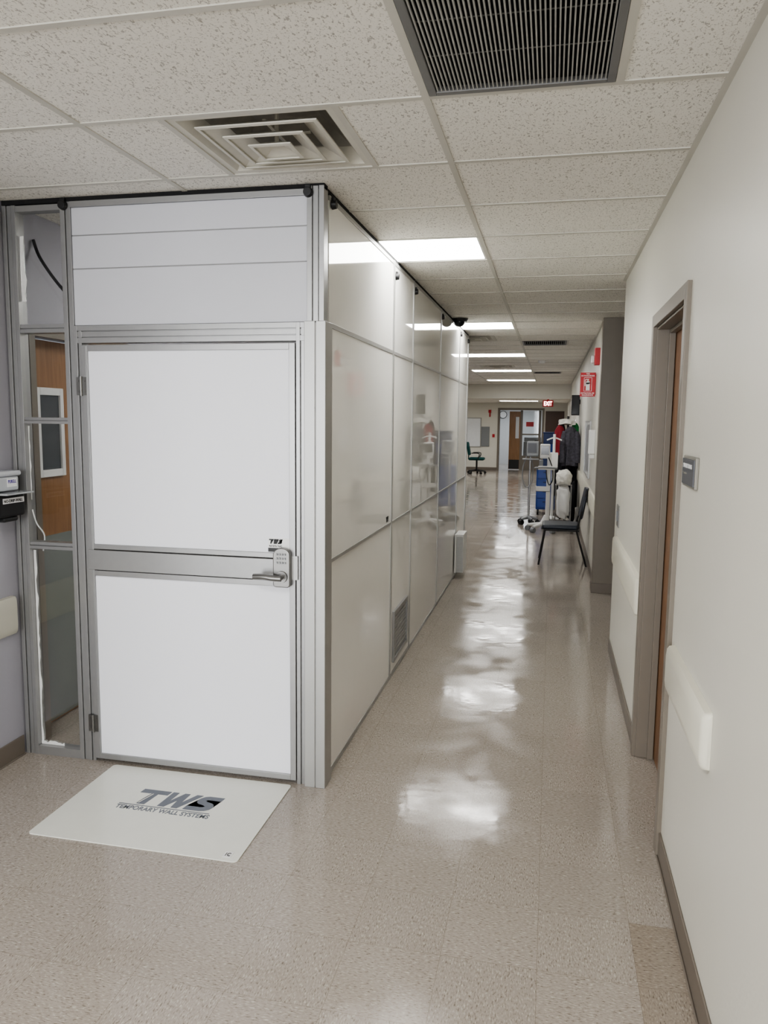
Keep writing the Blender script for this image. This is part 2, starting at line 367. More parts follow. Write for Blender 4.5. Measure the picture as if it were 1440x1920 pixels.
add('trim_6',bxs((-1.83,-1.76,ey-.02,ey+.17,0,2.15),(-.33,-.26,ey-.02,ey+.17,0,2.15),(-1.76,-.33,ey-.02,ey+.17,2.08,2.15)),M['taupe'],**ST)
d3=bpy.data.objects.new('door_3',None); finish(d3,(-1.27,27.5,0),None); d3['kind']='structure'
add('door_leaf',bxs((-1.46,-1.08,27.5,27.55,.02,2.04)),M['wood'],d3)
add('kick_plate',bxs((-1.45,-1.09,27.49,27.5,.03,.35)),M['black'],d3)
add('window_pane',bxs((-1.24,-1.12,27.485,27.5,1.1,1.85)),M['board'],d3)
add('trim_7',bxs((-1.08,-1.0,27.48,27.56,0,2.08),(-.45,-.37,27.48,27.56,0,2.08),(-1.0,-.45,27.48,27.56,0,.5),(-1.0,-.45,27.48,27.56,1.22,1.27)),M['taupe'],**ST)
add('window_1',bxs((-1.0,-.45,27.515,27.52,.5,2.05)),M['glass'],**ST)
add('door_4',bxs((-.22,.40,ey-.03,ey,0,2.05)),M['brown'],**ST)
add('notice',bxs((-.88,-.62,27.46,27.48,1.52,1.68)),M['red'],label='red notice taped to a glazed door sidelight',category='notice')
add('cardboard_box',bxs((-.85,-.5,27.9,28.3,0.0,.35),(-.82,-.52,27.93,28.27,.35,.36)),M['card'],bevel=.005,label='brown cardboard box standing on the floor behind glass',category='box')
e=thing('office_copier',(-.68,29.2,0),'grey office copier standing in the bright room behind glass','copier')
add('copier_body',bxs((-1.0,-.35,28.9,29.5,.0,.95),(-.98,-.37,28.88,28.9,.1,.3),(-.98,-.37,28.88,28.9,.33,.53)),M['grey'],e,bevel=.01)
add('copier_lid',bxs((-.98,-.37,28.92,29.45,.96,1.12)),M['panelg'],e,bevel=.015)
add('control_panel',bxs((-.6,-.4,28.8,28.92,.98,1.02)),M['black'],e,bevel=.004)

# ---------------------------------------------------------------- ceiling fixtures
for i,y in enumerate(troffy+[24.0]):
    z=H if i<7 else 2.32
    e=thing('ceiling_light',(-1.025,y+.31,z),'recessed fluorescent troffer with bright prismatic lens in the ceiling grid','ceiling light','fluorescent ceiling lights')
    x0,x1,y0,y1=-1.63+.013,-.42-.013,y+.013,y+.607
    add('light_housing',bxs((x0,x1,y0,y1,z+.09,z+.1),(x0,x0+.012,y0,y1,z+.001,z+.09),(x1-.012,x1,y0,y1,z+.001,z+.09),(x0+.012,x1-.012,y0,y0+.012,z+.001,z+.09),(x0+.012,x1-.012,y1-.012,y1,z+.001,z+.09)),M['whitepl'],e)
    add('light_lens',bxs((x0+.014,x1-.014,y0+.014,y1-.014,z+.002,z+.008)),M['lens'],e)
for i,(cx,cy) in enumerate(diffs):
    e=thing('ceiling_air_diffuser',(cx,cy,H),'cream square four-way supply diffuser with nested louvers'+(', darker inside' if i==0 else ''),'air vent','ceiling supply diffusers')
    bm=bmesh.new(); SQF(bm,cx,cy,.293,H+.001,.268,H+.002); SQF(bm,cx,cy,.268,H+.002,.225,H+.055)
    add('flange',bm,M['ventw'],e,solid=.002)
    bm=bmesh.new(); SQF(bm,cx,cy,.225,H+.055,.13,H+.14)
    vs=[bm.verts.new((cx+sx*.13,cy+sy*.13,H+.14)) for sx,sy in((-1,-1),(1,-1),(1,1),(-1,1))]; bm.faces.new(vs)
    add('duct_cone',bm,M['ventd'],e)
    for h0,h1,z0,z1 in((.220,.140,H-.006,H+.030),(.148,.075,H-.016,H+.016),(.080,.020,H-.026,H+.000)):
        bm=bmesh.new(); SQF(bm,cx,cy,h0,z0,h1,z1); SQF(bm,cx,cy,h0,z0,h0-.014,z0-.002)
        add('louver',bm,M['ventw'],e,solid=.004)
    bm=bxs((cx-.024,cx+.024,cy-.024,cy+.024,H-.004,H-.001)); CY(bm,(cx,cy,H+.0),(cx,cy,H+.13),.008); BX(bm,cx-.13,cx+.13,cy-.006,cy+.006,H+.031,H+.036); BX(bm,cx-.006,cx+.006,cy-.13,cy+.13,H+.036,H+.041)
    add('centre_plate',bm,M['ventw'],e)
for i,(x0,x1,y0,y1) in enumerate(retg):
    e=thing('ceiling_return_grille',((x0+x1)/2,(y0+y1)/2,H),'grey slatted return air grille with near-black duct behind','air vent','ceiling return grilles')
    f=.024; a0,a1,b0,b1=x0+.013,x1-.013,y0+.013,y1-.013
    add('grille_frame',bxs((a0,a0+f,b0,b1,H-.006,H+.012),(a1-f,a1,b0,b1,H-.006,H+.012),(a0+f,a1-f,b0,b0+f,H-.006,H+.012),(a0+f,a1-f,b1-f,b1,H-.006,H+.012)),M['slatf'],e,bevel=.002)
    bm=bmesh.new(); n=42 if i==0 else 20
    for k in range(n):
        x=a0+f+(k+.5)*(a1-a0-2*f)/n
        BX(bm,x-.0022,x+.0022,b0+f,b1-f,H-.003,H+.005)
    for t in (.35,.68): BX(bm,a0+f,a1-f,b0+(b1-b0)*t-.001,b0+(b1-b0)*t+.001,H+.025,H+.028)
    add('grille_slats',bm,M['slat'],e)
    add('duct_box',bxs((a0,a1,b0,b1,H+.16,H+.17),(a0-.004,a0,b0,b1,H+.012,H+.17),(a1,a1+.004,b0,b1,H+.012,H+.17),(a0,a1,b0-.004,b0,H+.012,H+.17),(a0,a1,b1,b1+.004,H+.012,H+.17)),M['blackvoid'],e)
e=thing('dome_camera',(-.93,7.75,H),'black dome camera on a round ceiling mount','camera')
bm=bmesh.new(); CY(bm,(-.93,7.75,H-.03),(-.93,7.75,H-.005),.075,.085,24); add('mount_ring',bm,M['black'],e)
bm=bmesh.new(); SP(bm,(-.93,7.75,H-.032),.055,.055,.05,20,12); add('dome',bm,M['screen'],e,smooth=True)
bm=bmesh.new(); CY(bm,(-.2,13.2,H-.045),(-.2,13.2,H-.003),.05,.065,20)
add('smoke_detector',bm,M['whitepl'],label='round white smoke detector on the ceiling',category='smoke detector')

# ---------------------------------------------------------------- enclosure
FY=3.28; SX=-0.99; EY=9.2
enc=thing('modular_partition_enclosure',(-1.78,6.2,0),'white glossy temporary partition enclosure with aluminium framing built against the wall','partition')
def gpost(name,x0,x1,z0,z1,n,m='alu',y0=FY,y1=FY+.06):
    bm=bmesh.new(); w=(x1-x0); g=.004; s=(w-(n-1)*g)/n
    for k in range(n): BX(bm,x0+k*(s+g),x0+k*(s+g)+s,y0+(.004 if k%2 else 0),y1,z0,z1)
    BX(bm,x0+.002,x1-.002,y0+.012,y1-.002,z0+.001,z1-.001)
    return add(name,bm,M[m],enc,bevel=.0012)
gpost('post',-2.562,-2.492,0,2.685,3)
gpost('post',-2.255,-2.205,0,2.69,2)
gpost('post',-2.205,-2.168,0,2.13,2)
gpost('post',-1.113,-1.072,0,2.13,2)
gpost('corner_post',-1.062,-.985,2.132,2.70,3)
bm=bxs((-1.070,-1.020,3.262,3.36,0,2.132),(-1.016,-.972,3.262,3.37,0,2.132),(-1.022,-1.014,3.268,3.36,0,2.128)); add('corner_cover',bm,M['alul'],enc,bevel=.0025)
def hrail(name,x0,x1,z0,z1,n,m='alu',y0=FY+.002):
    bm=bmesh.new(); g=.004; s=(z1-z0-(n-1)*g)/n
    for k in range(n): BX(bm,x0,x1,y0+(.003 if k%2 else 0),FY+.055,z0+k*(s+g),z0+k*(s+g)+s)
    BX(bm,x0,x1,y0+.012,FY+.05,z0+.001,z1-.001)
    return add(name,bm,M[m],enc,bevel=.001)
hrail('rail',-2.205,-1.072,2.05,2.13,3)
for z0,z1,n in((2.655,2.682,1),(2.10,2.14,2),(1.672,1.702,2),(1.06,1.095,2),(.0,.045,1)): hrail('rail',-2.492,-2.255,z0,z1,n)
hrail('rail',-2.205,-1.062,2.664,2.69,1)
add('gasket',bxs((-2.565,-.985,FY+.005,FY+.055,2.688,2.709),(SX-.045,SX-.004,FY+.05,EY,2.688,2.709)),M['gasket'],enc)
for z0,z1 in((2.132,2.387),(2.391,2.537),(2.541,2.664)):
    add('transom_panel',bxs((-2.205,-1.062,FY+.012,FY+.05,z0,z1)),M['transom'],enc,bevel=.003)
add('transom_seam',bxs((-2.205,-1.062,FY+.016,FY+.045,2.387,2.391),(-2.205,-1.062,FY+.016,FY+.045,2.537,2.541)),M['alud'],enc)
for z0,z1 in((.045,1.06),(1.095,1.672),(1.702,2.10),(2.14,2.655)):
    bm=bmesh.new(); vs=[bm.verts.new(p) for p in((-2.492,FY+.03,z0),(-2.255,FY+.03,z0),(-2.255,FY+.03,z1),(-2.492,FY+.03,z1))]; bm.faces.new(vs)
    add('glass_panel',bm,M['glass'],enc)
def jag(x,za,zb,w,inc,sgn=1):
    bm=bmesh.new(); n=int((zb-za)/.03); a=[];b=[]
    for k in range(n+1):
        z=za+(zb-za)*k/n; a.append(bm.verts.new((x,FY+.027,z))); b.append(bm.verts.new((x+sgn*(w*random.uniform(.6,1.15)),FY+.026-random.uniform(0,.004),z)))
    for k in range(n): bm.faces.new((a[k],b[k],b[k+1],a[k+1]))
    add('tape_strip',bm,M['tape'],enc,solid=.001)
jag(-2.49,.05,1.05,.016,0); jag(-2.49,2.25,2.55,.028,0); jag(-2.49,1.3,1.66,.009,0)
bm=bmesh.new(); a=[];b=[]
for k in range(12):
    x=-2.49+.13*k/11; a.append(bm.verts.new((x,FY+.026,.046))); b.append(bm.verts.new((x,FY+.025,.046+random.uniform(.008,.022))))
for k in range(11): bm.faces.new((a[k],a[k+1],b[k+1],b[k]))
add('tape_strip',bm,M['tape'],enc,solid=.001)
X0,X1=-2.165,-1.116
door=bpy.data.objects.new('entry_door',None); finish(door,((X0+X1)/2,FY,0.02),enc)
bm=bxs((X0,X0+.03,FY-.006,FY+.045,.018,2.04),(X1-.028,X1,FY-.006,FY+.045,.018,2.04),(X0+.03,X1-.028,FY-.006,FY+.045,.018,.045),(X0+.03,X1-.028,FY-.006,FY+.045,2.012,2.04))
BX(bm,X0+.022,X0+.026,FY-.009,FY,.02,2.035); add('door_frame',bm,M['alu'],door,bevel=.0015)
add('door_panel',bxs((X0+.03,X1-.028,FY+.003,FY+.035,1.10,2.012)),M['white_door'],door)
add('door_panel',bxs((X0+.03,X1-.028,FY+.003,FY+.035,.045,.945)),M['white_door'],door)
bm=bxs((X0+.002,X1-.018,FY-.012,FY+.04,.975,1.072),(X0+.03,X1-.028,FY-.006,FY+.04,.945,.971),(X0+.03,X1-.028,FY-.006,FY+.04,1.076,1.10)); add('push_rail',bm,M['alu'],door,bevel=.002)
add('strike_plate',bxs((X1-.018,X1+.012,FY-.010,FY-.006,.98,1.09)),M['alul'],door)
for zc in (1.85,.20):
    bm=bxs((X0-.028,X0-.008,FY-.012,FY-.006,zc-.042,zc+.042),(X0+.004,X0+.024,FY-.012,FY-.006,zc-.042,zc+.042)); CY(bm,(X0-.002,FY-.014,zc-.045),(X0-.002,FY-.014,zc+.045),.007)
    for dz_ in(-.025,.025):
        for dx_ in(-.018,.014): CY(bm,(X0+dx_,FY-.015,zc+dz_),(X0+dx_,FY-.011,zc+dz_),.005,seg=10)
    add('hinge',bm,M['nickel'],door)
lx=-1.172
# plate outline: arched top, softly squared bottom
bm=bmesh.new(); out=[]
for k in range(15): a=math.radians(180*k/14); out.append((lx+.040*math.cos(a),1.095+.034*math.sin(a)))
for (cx_,cz_,a0) in((lx-.026,.962,180),(lx+.026,.962,270)):
    for k in range(6): a=math.radians(a0+18*k); out.append((cx_+.014*math.cos(a),cz_+.014*math.sin(a)))
fa=[bm.verts.new((x,FY-.040,z)) for x,z in out]; fb=[bm.verts.new((x,FY-.010,z)) for x,z in out]
bm.faces.new(fa); bm.faces.new(fb[::-1])
for k in range(len(out)): bm.faces.new((fa[k],fa[(k+1)%len(out)],fb[(k+1)%len(out)],fb[k]))
add('lock_body',bm,M['nickel'],door,bevel=.004)
bm=bmesh.new()
for r in range(3):
    for c in range(4): BX(bm,lx-.022+c*.0125,lx-.015+c*.0125,FY-.044,FY-.040,1.058+r*.019,1.067+r*.019)
add('keypad_button',bm,M['grey'],door)
bm=bmesh.new(); CY(bm,(lx+.003,FY-.05,.998),(lx+.003,FY-.036,.998),.026,.028,24); CY(bm,(lx+.003,FY-.085,.998),(lx+.003,FY-.05,.998),.012); 
TUBE(bm,[(lx+.014,FY-.082,.998),(lx-.03,FY-.084,.999),(lx-.07,FY-.083,1.003),(lx-.118,FY-.078,1.0)],.0135,10,4)
add('lever_handle',bm,M['nickel'],door,smooth=True)
add('sticker',bxs((-1.248,-1.142,FY-.0005,FY+.003,1.108,1.168)),M['whitep'],door)
add('sticker_band',bxs((-1.248,-1.185,FY-.0012,FY+.001,1.104,1.122)),M['black'],door)
LOGO('sticker_lettering',(-1.213,FY-.0012,1.152),(1,0,0),(0,0,1),.064,.022,M['black'],door)
TEXT('sticker_lettering','469.876.7643',(-1.213,FY-.0012,1.131),(1,0,0),(0,0,1),.062,.010,M['black'],door,bold=.008)
ysb=[3.37,4.82,5.53,6.93,8.35,EY]
for j,y in enumerate(ysb):
    if j==0: BXL=((SX-.04,SX,y,y+.02,0,2.12),(SX-.05,SX-.006,FY+.06,FY+.085,2.14,2.69))
    elif j==5: BXL=((SX-.05,SX+.004,y-.03,y+.02,0,2.69),)
    elif j==1: BXL=((SX-.04,SX+.002,y-.018,y-.002,0,2.69),(SX-.04,SX+.002,y+.002,y+.018,0,2.69),(SX-.04,SX-.006,y-.004,y+.004,0,2.69))
    else: BXL=((SX-.04,SX+.002,y-.013,y-.001,0,2.69),(SX-.04,SX+.002,y+.001,y+.013,0,2.69))
    add('post',bxs(*BXL),M['alul'],enc,bevel=.001)
for a,b in zip(ysb[:-1],ysb[1:]):
    a+=.018;b-=.018
    for z0,z1 in((0,.028),(1.038,1.056),(2.118,2.14),(2.666,2.688)):
        add('rail',bxs((SX-.04,SX,a,b,z0,z1)),M['alul'],enc,bevel=.001)
    for z0,z1 in((.028,1.038),(1.056,2.118),(2.14,2.666)):
        add('wall_panel',bxs((SX-.035,SX-.004,a,b,z0,z1)),M['gloss'],enc)
add('end_panel',bxs((WL+.01,SX-.05,EY-.03,EY,0,2.69)),M['gloss'],enc)
for p,ax in (((-2.235,FY-.012,2.672),1),((-1.055,FY-.012,2.672),1),((SX+.014,3.42,2.655),0),((SX+.014,4.86,2.60),0),((SX+.014,5.56,2.62),0),((SX+.014,6.95,2.62),0),((SX+.014,8.37,2.62),0),((SX+.014,9.1,2.62),0)):
    bm=bmesh.new()
    if ax: CY(bm,(p[0],p[1]-.008,p[2]),(p[0],p[1]+.014,p[2]),.018,.022,20); BX(bm,p[0]-.012,p[0]+.012,p[1],p[1]+.013,p[2],p[2]+.03)
    else: CY(bm,(p[0]+.008,p[1],p[2]),(p[0]-.014,p[1],p[2]),.018,.022,20); BX(bm,p[0]-.013,p[0],p[1]-.012,p[1]+.012,p[2],p[2]+.03)
    add('clamp_knob',bm,M['black'],enc,bevel=.002)
y0,y1,z0,z1=4.90,5.40,.09,.44
add('return_frame',bxs((SX-.004,SX+.012,y0,y0+.03,z0,z1),(SX-.004,SX+.012,y1-.03,y1,z0,z1),(SX-.004,SX+.012,y0+.03,y1-.03,z0,z0+.03),(SX-.004,SX+.012,y0+.03,y1-.03,z1-.03,z1)),M['alu'],enc,bevel=.002)
bm=bxs((SX-.004,SX-.002,y0+.03,y1-.03,z0+.03,z1-.03))
for k in range(10):
    z=z0+.04+k*.028
    vs=BX(bm,SX-.002,SX+.004,y0+.03,y1-.03,z,z+.004)
add('return_louvers',bm,M['alul'],enc)
LOGO('panel_lettering',(SX-.0035,4.70,1.085),(0,1,0),(0,0,1),.07,.035,M['black'],enc)
bm=bxs((SX+.006,SX+.025,8.20,8.55,.06,.48),(SX+.025,SX+.10,8.225,8.55,.06,.48)); add('exhaust_box',bm,M['whitepl'],enc,bevel=.004)
bm=bmesh.new()
for k in range(7): BX(bm,SX+.028+k*.011,SX+.031+k*.011,8.205,8.225,.07,.47)
for k in range(25): BX(bm,SX+.025,SX+.10,8.207,8.222,.07+k*.0163,.073+k*.0163)
add('exhaust_grille',bm,M['whitepl'],enc)

# ---------------------------------------------------------------- mat
mt=thing('floor_mat',(-1.59,2.93,0),'white vinyl entry mat with grey printed lettering lying before the door','mat')
bm=bmesh.new(); hx,hy,r=.46,.325,.018; vs=[]
for (sx,sy,a0) in((1,1,0),(-1,1,90),(-1,-1,180),(1,-1,270)):
    for k in range(7):
        a=math.radians(a0+15*k); vs.append((-1.59+sx*(hx-r)+r*math.cos(a)*1,2.93+sy*(hy-r)+r*math.sin(a)))
lo=[bm.verts.new((x,y,.0005)) for x,y in vs]; hi=[bm.verts.new((x,y,.005)) for x,y in vs]
bm.faces.new(lo[::-1]); bm.faces.new(hi)
for k in range(len(vs)): bm.faces.new((lo[k],lo[(k+1)%len(vs)],hi[(k+1)%len(vs)],hi[k]))
add('mat_sheet',bm,M['mat'],mt)
LOGO('logo_lettering',(-1.59,2.995,.0055),(1,0,0),(0,1,0),.39,.13,M['ink'],mt)
TEXT('logo_lettering','TEMPORARY WALL SYSTEMS',(-1.60,2.892,.0055),(1,0,0),(0,1,0),.44,.032,M['ink'],mt,bold=.016,shear=.0)
add('logo_line',bxs((-1.82,-1.39,2.915,2.919,.005,.0062)),M['ink'],mt)
bm=bmesh.new()
for dx_ in(0,.012):
    a_=[(-1.752+dx_,2.935),(-1.746+dx_,2.935),(-1.720+dx_,3.023),(-1.726+dx_,3.023)]
    bm.faces.new([bm.verts.new((x,y,.0072)) for x,y in a_])
add('logo_cut',bm,M['mat'],mt)
add('mat_tag',bxs((-1.20,-1.165,2.625,2.665,.005,.0062)),M['whitep'],mt)
TEXT('mat_tag_lettering','1C',(-1.182,2.645,.0070),(1,0,0),(0,1,0),.02,.022,M['black'],mt,bold=.01)

# ---------------------------------------------------------------- bumpers on walls
def bumper(y0,y1,z0,z1,side=1,label='',pr=.95):
    X=WR if side>0 else WL; s=-side
    bm=bmesh.new(); prof=[(0,z0),(.022,z0+.003),(.030,z0+.014),(.033,z0+.04),(.033,z1-.04),(.030,z1-.014),(.022,z1-.003),(0,z1)]
    rings=[]
    for y,sc in((y0,.35),(y0+.006,.8),(y0+.016,1),(y1-.016,1),(y1-.006,.8),(y1,.35)):
        zc=(z0+z1)/2; k=.93 if sc<.5 else (.98 if sc<1 else 1)
        rings.append([bm.verts.new((X+s*(.0005+px*sc*pr),y,zc+(pz-zc)*k)) for px,pz in prof])
    n=len(prof)
    for a,b in zip(rings[:-1],rings[1:]):
        for k in range(n): bm.faces.new((a[k],a[(k+1)%n],b[(k+1)%n],b[k]))
    bm.faces.new(rings[0]); bm.faces.new(rings[-1])
    add('wall_bumper_rail',bm,M['rail'],smooth=True,label=label,category='bumper rail',group='cream wall bumper rails')
bumper(2.26,2.97,.710,.885,1,'cream vinyl bumper rail on the wall beside the door frame')
bumper(4.09,5.62,.71,.91,1,'cream vinyl bumper rail on the wall beyond the door')
bumper(8.2,14.8,.71,.91,1,'long cream bumper rail on the wall behind the chair')
bumper(15.2,20.8,.71,.91,1,'long cream bumper rail further down the corridor wall')
bumper(1.6,3.245,.64,.83,-1,'cream vinyl bumper rail on the lilac wall')

# ---------------------------------------------------------------- right wall items
e=thing('room_sign',(WR,2.815,1.49),'grey room name plate in a taupe bezel beside the door','sign')
add('sign_bezel',bxs((WR-.012,WR,2.695,2.935,1.488,1.595)),M['signb'],e,bevel=.003)
add('sign_plate',bxs((WR-.016,WR-.012,2.705,2.925,1.497,1.586)),M['signg'],e)
TEXT('sign_lettering','SHANLEY TOWNS',(WR-.0165,2.82,1.562),(0,-1,0),(0,0,1),.165,.015,M['whitep'],e,bold=.0)
TEXT('sign_lettering','Chaplain',(WR-.0165,2.865,1.535),(0,-1,0),(0,0,1),.07,.011,M['signb'],e)
e=thing('wall_switch_plate',(WR,5.6,.98),'grey metal wall plate with a small dark switch','switch')
add('plate',bxs((WR-.006,WR,5.50,5.68,.98,1.13)),M['nickel'],e,bevel=.002)
add('switch',bxs((WR-.014,WR-.006,5.56,5.62,1.02,1.09)),M['grey'],e,bevel=.002)
e=thing('fire_extinguisher_sign',(.385,9.3,2.0),'red projecting fire extinguisher sign with white pictogram on the wall','sign')
sx0,sx1,sz0,sz1=.305,.475,2.0,2.275; yy=9.3
add('sign_panel',bxs((sx0,sx1,yy,yy+.004,sz0,sz1),(sx1-.002,WR,yy,yy+.03,sz0+.02,sz1-.02)),M['red'],e)
cx=(sx0+sx1)/2
TEXT('sign_lettering','FIRE\nEXTINGUISHER',(cx,yy-.001,2.248),(1,0,0),(0,0,1),.15,.038,M['whitep'],e,bold=.015)
TEXT('sign_lettering','EXTINTOR DE\nINCENDIOS',(cx,yy-.001,2.028),(1,0,0),(0,0,1),.15,.038,M['whitep'],e,bold=.015)
bm=bmesh.new()
BX(bm,cx-.045,cx-.041,yy-.002,yy,2.06,2.217);BX(bm,cx+.041,cx+.045,yy-.002,yy,2.06,2.217);BX(bm,cx-.045,cx+.045,yy-.002,yy,2.06,2.064);BX(bm,cx-.045,cx+.045,yy-.002,yy,2.213,2.217)
BX(bm,cx-.022,cx+.022,yy-.003,yy,2.072,2.160); CY(bm,(cx,yy-.003,2.160),(cx,yy,2.160),.022,seg=20); BX(bm,cx-.006,cx+.006,yy-.003,yy,2.175,2.195); BX(bm,cx-.022,cx+.012,yy-.003,yy,2.193,2.200)
BX(bm,cx-.034,cx-.028,yy-.003,yy,2.12,2.195); BX(bm,cx-.034,cx-.016,yy-.003,yy,2.188,2.196)
add('extinguisher_pictogram',bm,M['whitep'],e)
e=thing('fire_alarm_strobe',(WR,8.75,2.32),'red fire alarm horn strobe with white lens on the wall','fire alarm')
add('alarm_base',bxs((WR-.055,WR+.002,8.68,8.82,2.32,2.50)),M['red'],e,bevel=.006)
add('strobe_lens',bxs((WR-.09,WR-.055,8.70,8.80,2.34,2.42)),M['whitepl'],e,bevel=.008)
e=thing('wall_whiteboard',(WR,10.4,1.05),'white board with thin metal rim mounted on the corridor wall','whiteboard')
add('board_surface',bxs((WR-.012,WR,9.95,11.3,1.02,1.70)),M['board'],e)
add('board_rim',bxs((WR-.018,WR-.001,9.93,9.95,1.0,1.72),(WR-.018,WR-.001,11.3,11.32,1.0,1.72),(WR-.018,WR-.001,9.95,11.3,1.0,1.02),(WR-.018,WR-.001,9.95,11.3,1.70,1.72)),M['alul'],e)
add('hand_hygiene_unit',bxs((WR-.07,WR+.002,8.9,9.02,1.35,1.62),(WR-.055,WR+.002,8.91,9.01,1.30,1.35)),M['whitepl'],bevel=.01,label='small white dispenser box on the corridor wall',category='dispenser')
# ---------------------------------------------------------------- left wall: dispenser, cables
e=thing('hand_sanitizer_dispenser',(WL+.06,3.14,1.22),'black and clear hand sanitizer dispenser on the lilac wall','dispenser')
add('dispenser_base',bxs((WL+.001,WL+.10,3.02,3.235,1.235,1.34),(WL+.02,WL+.09,3.10,3.20,1.21,1.235)),M['black'],e,bevel=.012)
bm=bxs((WL+.004,WL+.080,3.03,3.225,1.355,1.425)); add('refill_bottle',bm,M['gel'],e,bevel=.012)
add('dispenser_lid',bxs((WL+.001,WL+.088,3.02,3.235,1.425,1.450)),M['gel'],e,bevel=.010)
add('brand_label',bxs((WL+.080,WL+.082,3.14,3.205,1.375,1.415)),M['whitep'],e)
TEXT('label_lettering','PURELL',(WL+.0825,3.172,1.400),(0,1,0),(0,0,1),.055,.016,M['purple'],e,bold=.01)
add('front_label',bxs((WL+.10,WL+.102,3.08,3.225,1.30,1.325)),M['whitep'],e)
TEXT('label_lettering','NO-DRIP-WALL',(WL+.1025,3.15,1.312),(0,1,0),(0,0,1),.13,.014,M['black'],e,bold=.01)
add('drip_tray',bxs((WL+.002,WL+.14,3.06,3.25,1.342,1.350)),M['tray'],e,bevel=.003)
bm=bmesh.new(); TUBE(bm,[(WL+.012,2.9,2.30),(WL+.012,3.0,2.38),(WL+.012,3.1,2.45),(WL+.014,3.2,2.54),(WL+.014,3.25,2.66)],.007,8,5)
add('power_cable',bm,M['black'],smooth=True,label='black cable running up the lilac wall',category='cable')
bm=bmesh.new(); TUBE(bm,[(-2.56,3.5,2.58),(-2.53,3.5,2.50),(-2.46,3.5,2.40),(-2.38,3.5,2.31),(-2.30,3.5,2.24),(-2.24,3.52,2.12)],.008,8,5)
add('power_cable',bm,M['black'],smooth=True,label='black cable sagging behind the clear sheet',category='cable')
bm=bmesh.new(); TUBE(bm,[(-2.485,3.305,1.25),(-2.475,3.32,1.18),(-2.45,3.34,1.12),(-2.46,3.34,1.04)],.0035,8,5)
add('thin_tube',bm,M['whitepl'],smooth=True,label='thin clear tube hanging behind the sheet',category='tube')

# ---------------------------------------------------------------- chair
e=thing('stacking_chair',(.2,9.5,0),'dark navy upholstered stacking chair with thin black metal legs','chair')
bm=bxs((-.07,.36,9.28,9.72,.43,.485)); add('seat',bm,M['navy'],e,bevel=.022,smooth=True)
bm=bmesh.new(); n=10; fr=[];bk=[]
for k in range(n+1):
    z=.56+.36*k/n; xx=.375+.06*(k/n); w=.19+.03*math.sin(PI*min(1,k/n*1.0))-.05*(k/n)**4
    row=[];rowb=[]
    for j in range(9):
        t=j/8*2-1; cv=.02*(t*t)
        row.append(bm.verts.new((xx-cv,9.5+t*w,z))); rowb.append(bm.verts.new((xx-cv+.03,9.5+t*w,z)))
    fr.append(row);bk.append(rowb)
for k in range(n):
    for j in range(8):
        bm.faces.new((fr[k][j],fr[k][j+1],fr[k+1][j+1],fr[k+1][j])); bm.faces.new((bk[k][j],bk[k+1][j],bk[k+1][j+1],bk[k][j+1]))
    bm.faces.new((fr[k][0],fr[k+1][0],bk[k+1][0],bk[k][0])); bm.faces.new((fr[k][8],bk[k][8],bk[k+1][8],fr[k+1][8]))
for j in range(8):
    bm.faces.new((fr[0][j],bk[0][j],bk[0][j+1],fr[0][j+1])); bm.faces.new((fr[n][j],fr[n][j+1],bk[n][j+1],bk[n][j]))
add('backrest',bm,M['navy'],e,smooth=True,bevel=.006)
for y in(9.27,9.73):
    bm=bmesh.new(); TUBE(bm,[(-.10,y,.0),(-.06,y,.25),(-.035,y,.425)],.011,8); TUBE(bm,[(-.035,y,.425),(.36,y,.425)],.011,8); add('leg',bm,M['black'],e,smooth=True)
    bm=bmesh.new(); TUBE(bm,[(.455,y,.0),(.37,y,.28),(.33,y,.42)],.011,8); add('leg',bm,M['black'],e,smooth=True)
    bm=bmesh.new(); TUBE(bm,[(.33,y,.42),(.36,y+(.02 if y<9.5 else -.02),.55),(.40,9.5+(-.2 if y<9.5 else .2),.75),(.43,9.5+(-.17 if y<9.5 else .17),.9)],.011,8); add('back_tube',bm,M['black'],e,smooth=True)
bm=bmesh.new(); TUBE(bm,[(-.05,9.27,.3),(-.05,9.73,.3)],.007,8); add('crossbar',bm,M['black'],e)

# ---------------------------------------------------------------- mobile stands and equipment
def starbase(par,m,wm,cx,cy,R,n=5,ph=0.3,zh=.09):
    bm=bmesh.new()
    for k in range(n):
        a=ph+2*PI*k/n; ex=cx+R*math.cos(a); eyy=cy+R*math.sin(a)
        TUBE(bm,[(cx,cy,zh+.03),(ex,eyy,zh)],[.032,.02],8)
    add('star_base',bm,M[m],par,smooth=True)
    for k in range(n):
        a=ph+2*PI*k/n; ex=cx+R*math.cos(a); eyy=cy+R*math.sin(a); bw=bmesh.new()
        d=Vector((math.sin(a),-math.cos(a),0)); c=Vector((ex,eyy,.04))
        CY(bw,c-d*.03,c+d*.03,.04,seg=16); CY(bw,(ex,eyy,.05),(ex,eyy,zh),.012,seg=8)
        add('caster',bw,M[wm],par)
sx,sy=-.08,12.15
e=thing('mobile_monitor_stand',(sx,sy,0),'white rolling vital signs monitor stand with basket and five casters','medical stand')
starbase(e,'whitepl','grey',sx,sy,.25)
bm=bmesh.new(); CY(bm,(sx+.06,sy,.1),(sx+.06,sy,1.22),.034,.03,20); CY(bm,(sx,sy,.1),(sx+.05,sy,.25),.06,.04,20); add('pole',bm,M['whitepl'],e,smooth=True)
add('tray',bxs((sx-.10,sx+.15,sy-.14,sy+.14,.97,1.0),(sx-.10,sx+.15,sy-.15,sy-.14,.98,1.03)),M['whitepl'],e,bevel=.01)
